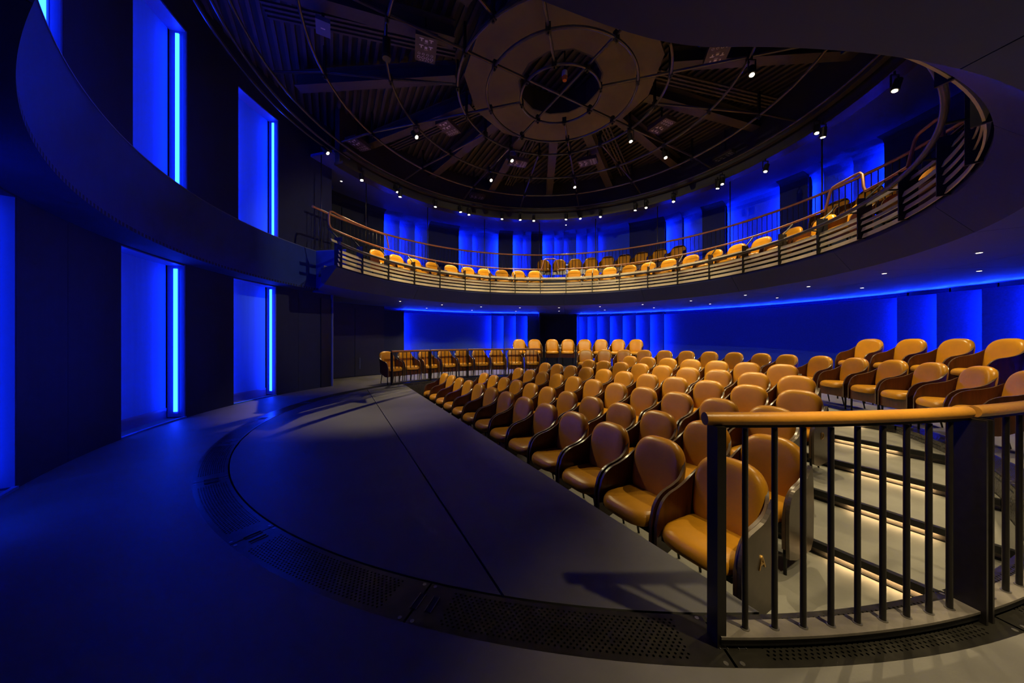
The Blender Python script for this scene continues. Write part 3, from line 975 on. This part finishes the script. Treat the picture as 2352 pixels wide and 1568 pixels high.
def downlight(r, th, z, watts, label, group, cone=100):
    pos = pol(r, th, z)
    o = thing('downlight', label, 'downlight', pos, 0.0, group)
    place('trim_ring', trim_me, o, Matrix.Translation(pos))
    place('lamp_face', dl_me, o, Matrix.Translation(pos))
    ld = bpy.data.lights.new('down_lamp', 'SPOT')
    ld.energy = watts; ld.color = WARM; ld.spot_size = rad(cone); ld.spot_blend = 0.7; ld.shadow_soft_size = 0.03
    lo = bpy.data.objects.new('down_lamp', ld)
    lo.parent = o
    lo.matrix_basis = Matrix.Translation((0, 0, -0.015))
    COL.objects.link(lo)


INNER_U = [(919, 688), (1015, 698), (1105, 704), (1194, 708), (1284, 709), (1378, 707), (1476, 702), (1587, 694), (1712, 682), (1857, 660), (2031, 628), (2249, 576)]
for k, (u, v) in enumerate(INNER_U):
    downlight(5.62, th_at(u, 5.62), Z_SOFFIT, DOWN_W, '%s recessed downlight of the inner soffit arc, counted from the stage door' % ORD[k], 'inner arc of soffit downlights')
OUTER_U = [(980, 705), (1084, 711), (1185, 715), (1284, 716), (1389, 714), (1502, 710), (1631, 701), (1785, 687), (1980, 662), (2249, 622)]
for k, (u, v) in enumerate(OUTER_U):
    downlight(7.0, th_at(u, 7.0), Z_SOFFIT, DOWN_W * 0.9, '%s recessed downlight of the outer soffit arc, counted from the stage door' % ORD[k], 'outer arc of soffit downlights')
for k, (r, th) in enumerate(((5.62, -33.5), (5.62, -48), (5.6, -63), (5.45, -83))):
    downlight(r, th, Z_SOFFIT, DOWN_W * (1.6 if th < -60 else 1.0), '%s recessed downlight in the soffit beside the camera' % ORD[k], 'soffit downlights beside the camera', 82 if th < -80 else 100)
for k, (u, r) in enumerate(((784, 6.4), (1300, 6.5))):
    downlight(r, th_at(u, r), Z_US, DOWN_W, 'recessed downlight in the balcony ceiling %s' % ('near the window wall' if k == 0 else 'above the middle seats'), 'balcony ceiling downlights')

# ------------------------------------------------------------------ the theatre chair
HW, HD = 0.262, 0.215                          # half width, back depth of the bent shell


def shell_geo():
    # plan path from the back centre round to the arm front
    path = []
    for i in range(17):
        a = math.pi / 2 * i / 16
        path.append((HW * abs(math.sin(a)) ** (2 / 3.2), -HD * abs(math.cos(a)) ** (2 / 3.2)))
    for i in range(1, 9):
        path.append((HW, 0.245 * i / 8))
    L = [0.0]
    for p, q in zip(path, path[1:]): L.append(L[-1] + math.hypot(q[0] - p[0], q[1] - p[1]))
    tot = L[-1]
    ctrl = [(0, .866), (.11, .862), (.20, .845), (.28, .812), (.35, .765), (.42, .715), (.49, .675), (.57, .645), (.66, .628), (.75, .618), (.83, .600), (.89, .575), (.94, .538), (.975, .49), (1.0, .42)]

    def top(f):
        for (a, x), (b, y) in zip(ctrl, ctrl[1:]):
            if f <= b + 1e-9:
                return x + (y - x) * (f - a) / (b - a)
        return ctrl[-1][1]

    def bot(f):
        return 0.30 - 0.10 * smooth01((f - 0.45) / 0.4)
    rows = 7
    th = 0.02
    V, F = [], []
    cols = []
    full = [(-x, y, l) for (x, y), l in list(zip(path, L))[::-1]] + [(x, y, l) for (x, y), l in list(zip(path, L))[1:]]
    n = len(full)
    for side in (0, 1):
        for i, (x, y, l) in enumerate(full):
            f = l / tot
            a = full[max(i - 1, 0)]; b = full[min(i + 1, n - 1)]
            tx, ty = b[0] - a[0], b[1] - a[1]
            m = math.hypot(tx, ty)
            nx, ny = -ty / m, tx / m                 # inward normal
            for j in range(rows):
                k = j / (rows - 1)
                z = bot(f) + (top(f) - bot(f)) * k
                lean = -0.055 * max(0.0, (z - 0.45) / 0.41) * max(0.0, min(1.0, (-y + 0.02) / 0.2))
                off = -0.0 if side == 0 else th
                V.append(Vector((x + nx * off, y + ny * off + lean, z)))
    st_ = n * rows
    for side in (0, 1):
        for i in range(n - 1):
            for j in range(rows - 1):
                a = side * st_ + i * rows + j
                F.append((a, a + 1, a + rows + 1, a + rows))
    for i in range(n - 1):                            # top and bottom edges
        for j in (0, rows - 1):
            a = i * rows + j
            F.append((a, a + rows, st_ + a + rows, st_ + a))
    for i in (0, n - 1):                              # front edges
        for j in range(rows - 1):
            a = i * rows + j
            F.append((a, a + 1, st_ + a + 1, st_ + a))
    return V, F


def cushion(outline, t0, t1, plane, puff=0.02, levels=5):
    """Upholstered pad: an outline lofted with rounded edges between t0 and t1 along the third axis."""
    V, F = [], []
    n = len(outline)
    cx = sum(p[0] for p in outline) / n; cyy = sum(p[1] for p in outline) / n
    prof = [(0.92, 0.0), (0.98, 0.10), (1.0, 0.28), (0.995, 0.48), (0.972, 0.68), (0.93, 0.84), (0.87, 0.94), (0.79, 1.0), (0.5, 1.0 + puff), (0.12, 1.0 + puff * 1.2)]
    for s, h in prof:
        for x, y in outline:
            px, py = cx + (x - cx) * s, cyy + (y - cyy) * s
            V.append(plane(px, py, t0 + (t1 - t0) * h))
    m = len(prof)
    for i in range(m - 1):
        for j in range(n):
            j2 = (j + 1) % n
            F.append((i * n + j, i * n + j2, (i + 1) * n + j2, (i + 1) * n + j))
    F.append(tuple(reversed(range(n))))
    F.append(tuple(range((m - 1) * n, m * n)))
    return V, F


def superell(hx, y0, y1, e0, e1, n=40, w0=1.0):
    """Rounded outline; e0, e1 are the exponents of the lower and the upper half, w0 narrows the bottom."""
    cyy = 0.5 * (y0 + y1); hy = 0.5 * (y1 - y0)
    out = []
    for i in range(n):
        a = 2 * math.pi * i / n
        e = e1 if math.sin(a) >= 0 else e0
        c, s = math.cos(a), math.sin(a)
        x = hx * math.copysign(abs(c) ** (2 / e), c)
        y = hy * math.copysign(abs(s) ** (2 / e), s)
        k = (y + hy) / (2 * hy)
        out.append((x * (w0 + (1 - w0) * min(1, k * 1.6)), cyy + y))
    return out


def back_plane(x, z, d):
    # pad leans back and curves round the sitter
    y = -0.150 - 0.085 * (z - 0.42) / 0.46 + d + 0.30 * x * x
    return Vector((x, y, z))


shell_me = mesh_of('shell', *shell_geo(), M['wood'], True)
shell_me.materials.append(M['wood_edge_glint'])
n_side = 2 * 48 * 6
for q in shell_me.polygons:
    if q.index >= n_side: q.material_index = 1
seat_me = mesh_of('seat_cushion', *cushion(superell(0.237, -0.165, 0.292, 7.0, 3.4), 0.355, 0.448, lambda x, y, d: Vector((x, y, d - 0.10 * max(0, y - 0.17) ** 1.5 * 4 + 0.018 * (y - 0.05)))), M['leather'], True)
back_me = mesh_of('back_cushion', *cushion(superell(0.232, 0.40, 0.880, 6.5, 2.9, 44, 0.93), -0.025, 0.06, back_plane, 0.06), M['leather'], True)
apron_me = mesh_of('apron', *join(box(-0.245, 0.245, 0.205, 0.225, 0.205, 0.36), box(-0.24, 0.24, -0.15, 0.165, 0.33, 0.36)), M['wood'])
under_me = mesh_of('seat_frame', *join(box(-0.225, 0.225, -0.15, 0.22, 0.325, 0.36)), M['black'])
fleg_me = mesh_of('leg', *tube([(0, 0, 0.24), (0, 0, 0.0)], 0.015, 8, taper=0.011), M['black'], True)
rleg_me = mesh_of('rear_leg', *tube([(0, 0.05, 0.32), (0, -0.02, 0.0)], 0.014, 8, taper=0.009), M['black'], True)
HI = 0.34
fleg_hi = mesh_of('tall_leg', *tube([(0, 0, 0.24), (0, 0, -HI)], 0.016, 8, taper=0.011), M['black'], True)
rleg_hi = mesh_of('tall_rear_leg', *tube([(0, 0.05, 0.32), (0, -0.05, -HI)], 0.015, 8, taper=0.010), M['black'], True)
foot_me = mesh_of('foot_rail', *tube([(-0.24, 0.17, -0.08), (0.24, 0.17, -0.08)], 0.010, 8), M['black'], True)


def chair(pos, face, label, group, tall=False, name='theatre_chair', apron=True):
    """face: unit vector in plan that the sitter looks along (local +y)."""
    rz = math.atan2(-face[0], face[1])
    z = pos[2] + (HI if tall else 0.0)
    o = thing(name, label, 'chair', (pos[0], pos[1], z), rz, group)
    I = wm(o)
    place('shell', shell_me, o, I)
    place('seat_cushion', seat_me, o, I)
    place('back_cushion', back_me, o, I)
    if apron: place('apron', apron_me, o, I)
    else: place('seat_frame', under_me, o, I)
    for sx in (-1, 1):
        place('leg', fleg_hi if tall else fleg_me, o, I @ Matrix.Translation((sx * 0.245, 0.20, 0)))
        place('leg', rleg_hi if tall else rleg_me, o, I @ Matrix.Translation((sx * 0.19, -0.15, 0)))
    if tall: place('foot_rail', foot_me, o, I)
    return o


def letter_mesh(ch, size, depth):
    cu = bpy.data.curves.new('row_letter', 'FONT')
    cu.body = ch; cu.size = size; cu.extrude = depth
    cu.align_x = 'CENTER'; cu.align_y = 'CENTER'
    tmp = bpy.data.objects.new('tmp_letter', cu)
    COL.objects.link(tmp)
    dg = bpy.context.evaluated_depsgraph_get()
    me = bpy.data.meshes.new_from_object(tmp.evaluated_get(dg))
    bpy.data.objects.remove(tmp)
    me.name = 'row_letter'
    me.materials.clear(); me.materials.append(M['brass'])
    return me


# outline of the flat panel on the aisle side (y, z)
pan_out = [(0.236, 0.14), (0.244, 0.30), (0.244, 0.42)]
for i in range(1, 9):
    a = math.pi / 2 * i / 8
    pan_out.append((0.144 + 0.10 * math.cos(a), 0.42 + 0.165 * math.sin(a) + 0.022 * (i / 8)))
for y, z in ((0.09, 0.617), (0.04, 0.625), (0.0, 0.634), (-0.03, 0.647), (-0.06, 0.667), (-0.085, 0.69), (-0.105, 0.715), (-0.12, 0.74)):
    pan_out.append((y, z))
pan_out += [(-0.15, 0.70), (-0.165, 0.40), (-0.155, 0.17), (-0.11, 0.105), (0.12, 0.10)]
NP = len(pan_out)
aisle_me = mesh_of('aisle_panel', [Vector((x, y, z)) for x in (HW + 0.002, HW + 0.024) for y, z in pan_out],
                   [tuple(range(NP)), tuple(reversed(range(NP, 2 * NP)))] + [(i, (i + 1) % NP, NP + (i + 1) % NP, NP + i) for i in range(NP)], M['panel_bronze'])

ROWS = [  # letter, first seat s, count, seat pitch
    ('A', 3.73, 13), ('B', 3.606, 12), ('C', 3.24, 11), ('D', 3.157, 11), ('E', 2.81, 9), ('F', 2.30, 7)]
ROW_WORDS = ['front row along the stage edge', 'second row from the stage', 'third row from the stage', 'fourth row from the stage', 'fifth row from the stage', 'sixth row']
FLOORZ = [-0.5, -0.5, -0.4, -0.3, -0.2, -0.1]
PITCH = 0.549
for i, (ch, s0, cnt) in enumerate(ROWS):
    t0 = -1.57 + 0.88 * i
    lm = letter_mesh(ch, 0.11, 0.004)
    for k in range(cnt):
        s = s0 - PITCH * k
        p = st(s, t0, FLOORZ[i])
        end = ' with brass row letter on its side' if k == 0 else ''
        lab = '%s tan leather chair from the near railing in the %s' % (ORD[k], ROW_WORDS[i])
        if k == 0: lab = 'tan leather aisle chair with brass letter %s, %s' % (ch, ROW_WORDS[i])
        o = chair(p, (-N.x, -N.y), lab, 'tan leather chairs in the sunken rows', apron=False)
        if k == 0 or k == cnt - 1:
            I = wm(o)
            side = 1 if (I @ Vector((1, 0, 0)) - I @ Vector((0, 0, 0))).to_2d().dot(D) > 0 else -1
            if k: side = -side
            Mx = I @ (Matrix.Identity(4) if side > 0 else Matrix.Diagonal((-1, 1, 1, 1)))
            pnl = place('aisle_panel', aisle_me, o, Mx)
            # letter faces outwards
            R3 = Matrix.Rotation(rad(90), 4, 'Z') @ Matrix.Rotation(rad(90), 4, 'X')
            if side < 0: R3 = Matrix.Rotation(rad(-90), 4, 'Z') @ Matrix.Rotation(rad(90), 4, 'X')
            lt = place('row_letter', lm, pnl, I @ Matrix.Translation((side * (HW + 0.026), 0.03, 0.42)) @ R3)

# ring chairs at floor level
R_CH = 5.09


def ring_chair(th, r, z, lab, grp, tall=False):
    p = pol(r, th, z)
    d = Vector((C.x - p.x, C.y - p.y)).normalized()
    return chair(p, (d.x, d.y), lab, grp, tall)


def bearings(us, r, step):
    out = []
    for u in us:
        th = th_at(u, r)
        if out: th = min(th, out[-1] - step)
        out.append(th)
    return out


L9 = [885, 927, 975, 1019, 1059, 1097, 1139, 1180, 1220]
for k, th in enumerate(bearings(L9, 5.33, 6.5)):
    ring_chair(th, R_CH, 0.0, '%s tan chair behind the far black railing, counted from the stage door' % ORD[k], 'tan chairs behind the far railing')
RG = [1346, 1389, 1434, 1481, 1528, 1579, 1632, 1689, 1752, 1812, 1890, 1971, 2060, 2150, 2262]
for k, th in enumerate(bearings(RG, 5.33, 6.2)):
    ring_chair(th, R_CH, 0.0, '%s tan chair of the curved floor row behind the pit, counted from the back' % ORD[k], 'tan chairs of the curved floor row')
th_last = bearings(RG, 5.33, 6.2)[-1]
for k in range(1):
    ring_chair(th_last - 7.0 * (k + 1), R_CH, 0.0, 'tan chair cut by the picture edge behind the near railing', 'tan chairs of the curved floor row')
R_HI = 5.95
H8 = [1192, 1226, 1268, 1302, 1343, 1381, 1421, 1462]
for k, th in enumerate(bearings(H8, R_HI + 0.24, 5.5)):
    ring_chair(th, R_HI, 0.0, '%s tall tan chair in front of the far blue wall strips' % ORD[k], 'tall tan chairs at the far wall', True)
H4 = [2003, 2100, 2206, 2325]
for k, u in enumerate(H4):
    ring_chair(th_at(u, R_HI + 0.24), R_HI, 0.0, '%s tall tan chair before the wide blue wall, counted from the pit' % ORD[k], 'tall tan chairs by the side wall', True)
# balcony chairs
BF = [865, 909, 947, 992, 1035, 1072, 1112, 1152, 1190, 1227, 1319, 1360, 1401, 1446, 1490, 1537, 1588, 1641, 1694, 1751, 1820, 1896, 1984, 2150, 2250, 2340]
for k, th in enumerate(bearings(BF, 5.25, 6.4)):
    ring_chair(th, 5.04, Z_BALC, '%s tan chair behind the balcony slats, counted from the window wall' % ORD[k], 'tan chairs in the front balcony row')
BB = [1248, 1285, 1321, 1356, 1396, 1433, 1474, 1516, 1559, 1925, 2000, 2080, 2170, 2260]
for k, th in enumerate(bearings(BB, 6.35, 5.3)):
    ring_chair(th, 6.14, Z_TIER, '%s tan chair on the upper balcony tier behind thin balusters' % ORD[k], 'tan chairs on the upper balcony tier')

# ------------------------------------------------------------------ floor railings
bal_me = mesh_of('baluster', *cyl(0.0105, 0.0, 0.80, 10), M['rail_black'], True)
collar_me = mesh_of('collar', *cyl(0.016, 0.0, 0.004, 10), M['screw'], True)
post_me = mesh_of('post', *box(-0.017, 0.017, -0.035, 0.035, 0.0, 0.86), M['rail_black'])
thin_me = mesh_of('thin_post', *box(-0.006, 0.006, -0.055, 0.055, 0.0, 0.86), M['rail_black'])


def railing(th0, th1, r, label, group, end0, end1, top_mat):
    o = thing('floor_railing', label, 'railing', pol(r, 0.5 * (th0 + th1), 0), 0, group)
    e = 0.25
    h = build('handrail', sweep(circ(r, 0.885, 0.026, 14), th0 + (e if end0 != 'post' else -0.25), th1 - e, 24), top_mat, o, True)
    build('rail_flat', sweep(rect(r - 0.012, r + 0.012, 0.852, 0.864), th0 + e, th1 - e, 24), M['rail_black'], o)
    build('base_plate', sweep(rect(r - 0.04, r + 0.04, 0.038, 0.048), th0 + e, th1 - e, 24), M['plate_grey'], o)
    build('base_shadow_strip', sweep(rect(r - 0.03, r + 0.036, 0.012, 0.038), th0 + e, th1 - e, 24), M['black'], o)  # black strip standing in for the shadow gap below the plate
    n = 9
    for k in range(n):
        th = th0 + (th1 - th0) * (k + 1.17) / (n + 1.25)
        b = place('baluster', bal_me, o, polmat(r, th, 0.048))
        place('collar', collar_me, b, polmat(r, th, 0.048))
    for th, kind in ((th0, end0), (th1, end1)):
        sg = 1 if th == th0 else -1
        if kind == 'post':
            place('post', post_me, o, polmat(r, th + sg * 0.3, 0.0))
        else:
            place('post', thin_me, o, polmat(r, th + sg * 0.24, 0.0))
    return o


railing(-91.4, -77.0, 4.86, 'near railing with tan leather handrail and open end by seat A', 'near railings with tan handrail', 'post', 'thin', M['rail_orange'])
railing(-77.0, -62.0, 4.86, 'near railing with tan leather handrail cut by the picture edge', 'near railings with tan handrail', 'thin', 'thin', M['rail_orange'])
words = ['far black railing section ending by the dark middle recess', 'far black railing section third from the stage door', 'far black railing section second from the stage door', 'far black railing section nearest the stage door']
for k, th in enumerate((89, 104, 119, 134)):
    railing(th, th + 15, 4.82, words[k], 'far black railing sections', 'thin', 'post' if k == 3 else 'thin', M['copper'])

# ------------------------------------------------------------------ balcony railing
br = thing('balcony_railing', 'curved balcony railing of pale slats, black posts and copper-brown top rail', 'railing', (*pol(4.6, 40, Z_FASCIA),))
for r, z0, z1 in ((4.555, 2.735, 2.80), (4.545, 2.835, 2.895), (4.54, 2.93, 2.985), (4.535, 3.02, 3.085), (4.60, 3.21, 3.265)):
    build('slat', sweep([(r, z0), (r + 0.014, z0), (r + 0.034, z1), (r + 0.02, z1)], B0, 172.5 if z1 < 3.2 else 174.3, 160), M['slat'], br)
build('nosing_tube', sweep(circ(4.38, 3.14, 0.027, 10), B0, 175.5, 160), M['pipe'], br, True)
BUMPS = [(82.0, 89.0), (-11.5, -2.4), (-28.0, -20.5)]


def rail_z(th):
    return 3.58


segs = []
cur = 150.0
for b0, b1 in sorted(BUMPS, reverse=True) + [(B0, B0)]:
    segs.append((cur, b1)); cur = b0
for a, b in segs:
    build('top_rail', sweep(circ(4.84, 3.58, 0.02, 10), a, b, max(6, int((a - b) / 2))), M['copper'], br, True)
for b0, b1 in BUMPS:
    pts = [pol(4.84, b1, 3.58), pol(4.84, b1 - 0.4, 3.66), pol(4.86, b1 - 1.0, 3.88), pol(4.86, b1 - 1.5, 3.93)]
    pts += [pol(4.86, b1 - 1.5 + (b0 + 1.5 - b1 + 1.5) * i / 6, 3.94) for i in range(1, 6)]
    pts += [pol(4.86, b0 + 1.5, 3.93), pol(4.86, b0 + 1.0, 3.88), pol(4.84, b0 + 0.4, 3.66), pol(4.84, b0, 3.58)]
    build('raised_rail', tube(pts, 0.02, 10), M['copper'], br, True)
loop = []
for i in range(11): loop.append(pol(4.84, 150 + 20.0 * i / 10, 3.58))
loop += [pol(4.84, 171.0, 3.60), pol(4.84, 171.4, 3.66), pol(4.84, 171.5, 3.76), pol(4.84, 171.4, 3.87), pol(4.84, 171.0, 3.93)]
for i in range(11): loop.append(pol(4.84, 170.2 - 19 * i / 10, 3.95))
loop += [pol(4.84, 150.5, 3.92), pol(4.84, 149.6, 3.62)]
build('end_loop', tube(loop, 0.02, 10), M['copper'], br, True)
bp_me = mesh_of('balcony_post', *join(box(-0.009, 0.009, -0.04, 0.135, 0.0, 0.62)), M['black'])
lean_me = mesh_of('post_arm', *tube([(0, 0.04, 0.60), (0, -0.10, 0.74), (0, -0.20, 0.85)], 0.013, 6), M['black'])
arm_me = mesh_of('nosing_arm', *tube([(0, 0.05, 0.39), (0, 0.265, 0.42)], 0.011, 6), M['black'])
k = 0
while 153 - 10.55 * k > B0:
    th = 153 - 10.55 * k
    m4 = polmat(4.64, th, Z_FASCIA)
    p_ = place('post', bp_me, br, m4)
    place('post_arm', lean_me, p_, m4)
    place('nosing_arm', arm_me, p_, m4)
    k += 1
for th in (163.5, 172.0):
    m4 = polmat(4.64, th, Z_FASCIA)
    p_ = place('post', bp_me, br, m4)
    place('post_arm', lean_me, p_, m4)

# upper tier rail with balusters and ceiling rods
ur = thing('tier_railing', 'brown-topped railing with thin balusters along the upper balcony tier', 'railing', (*pol(5.7, 40, Z_TIER),))
build('handrail', sweep(circ(5.72, 4.30, 0.027, 10), -80, 166, 170), M['copper'], ur, True)
build('bottom_bar', sweep(rect(5.71, 5.73, Z_TIER + 0.05, Z_TIER + 0.07), -80, 158, 120), M['rail_black'], ur)
tb_me = mesh_of('baluster', *cyl(0.008, 0.0, 0.88, 6), M['rail_black'], True)
th = -40.0
while th < 165.5:
    place('baluster', tb_me, ur, polmat(5.72, th, Z_TIER))
    th += 1.16
rod_me = mesh_of('ceiling_rod', *cyl(0.013, 0.0, 5.66 - Z_TIER, 8), M['rail_black'], True)
for u in (738, 841, 982, 1113, 1239, 1368, 1510, 1677, 1888):
    place('ceiling_rod', rod_me, ur, polmat(5.74, th_at(u, 5.74), Z_TIER))
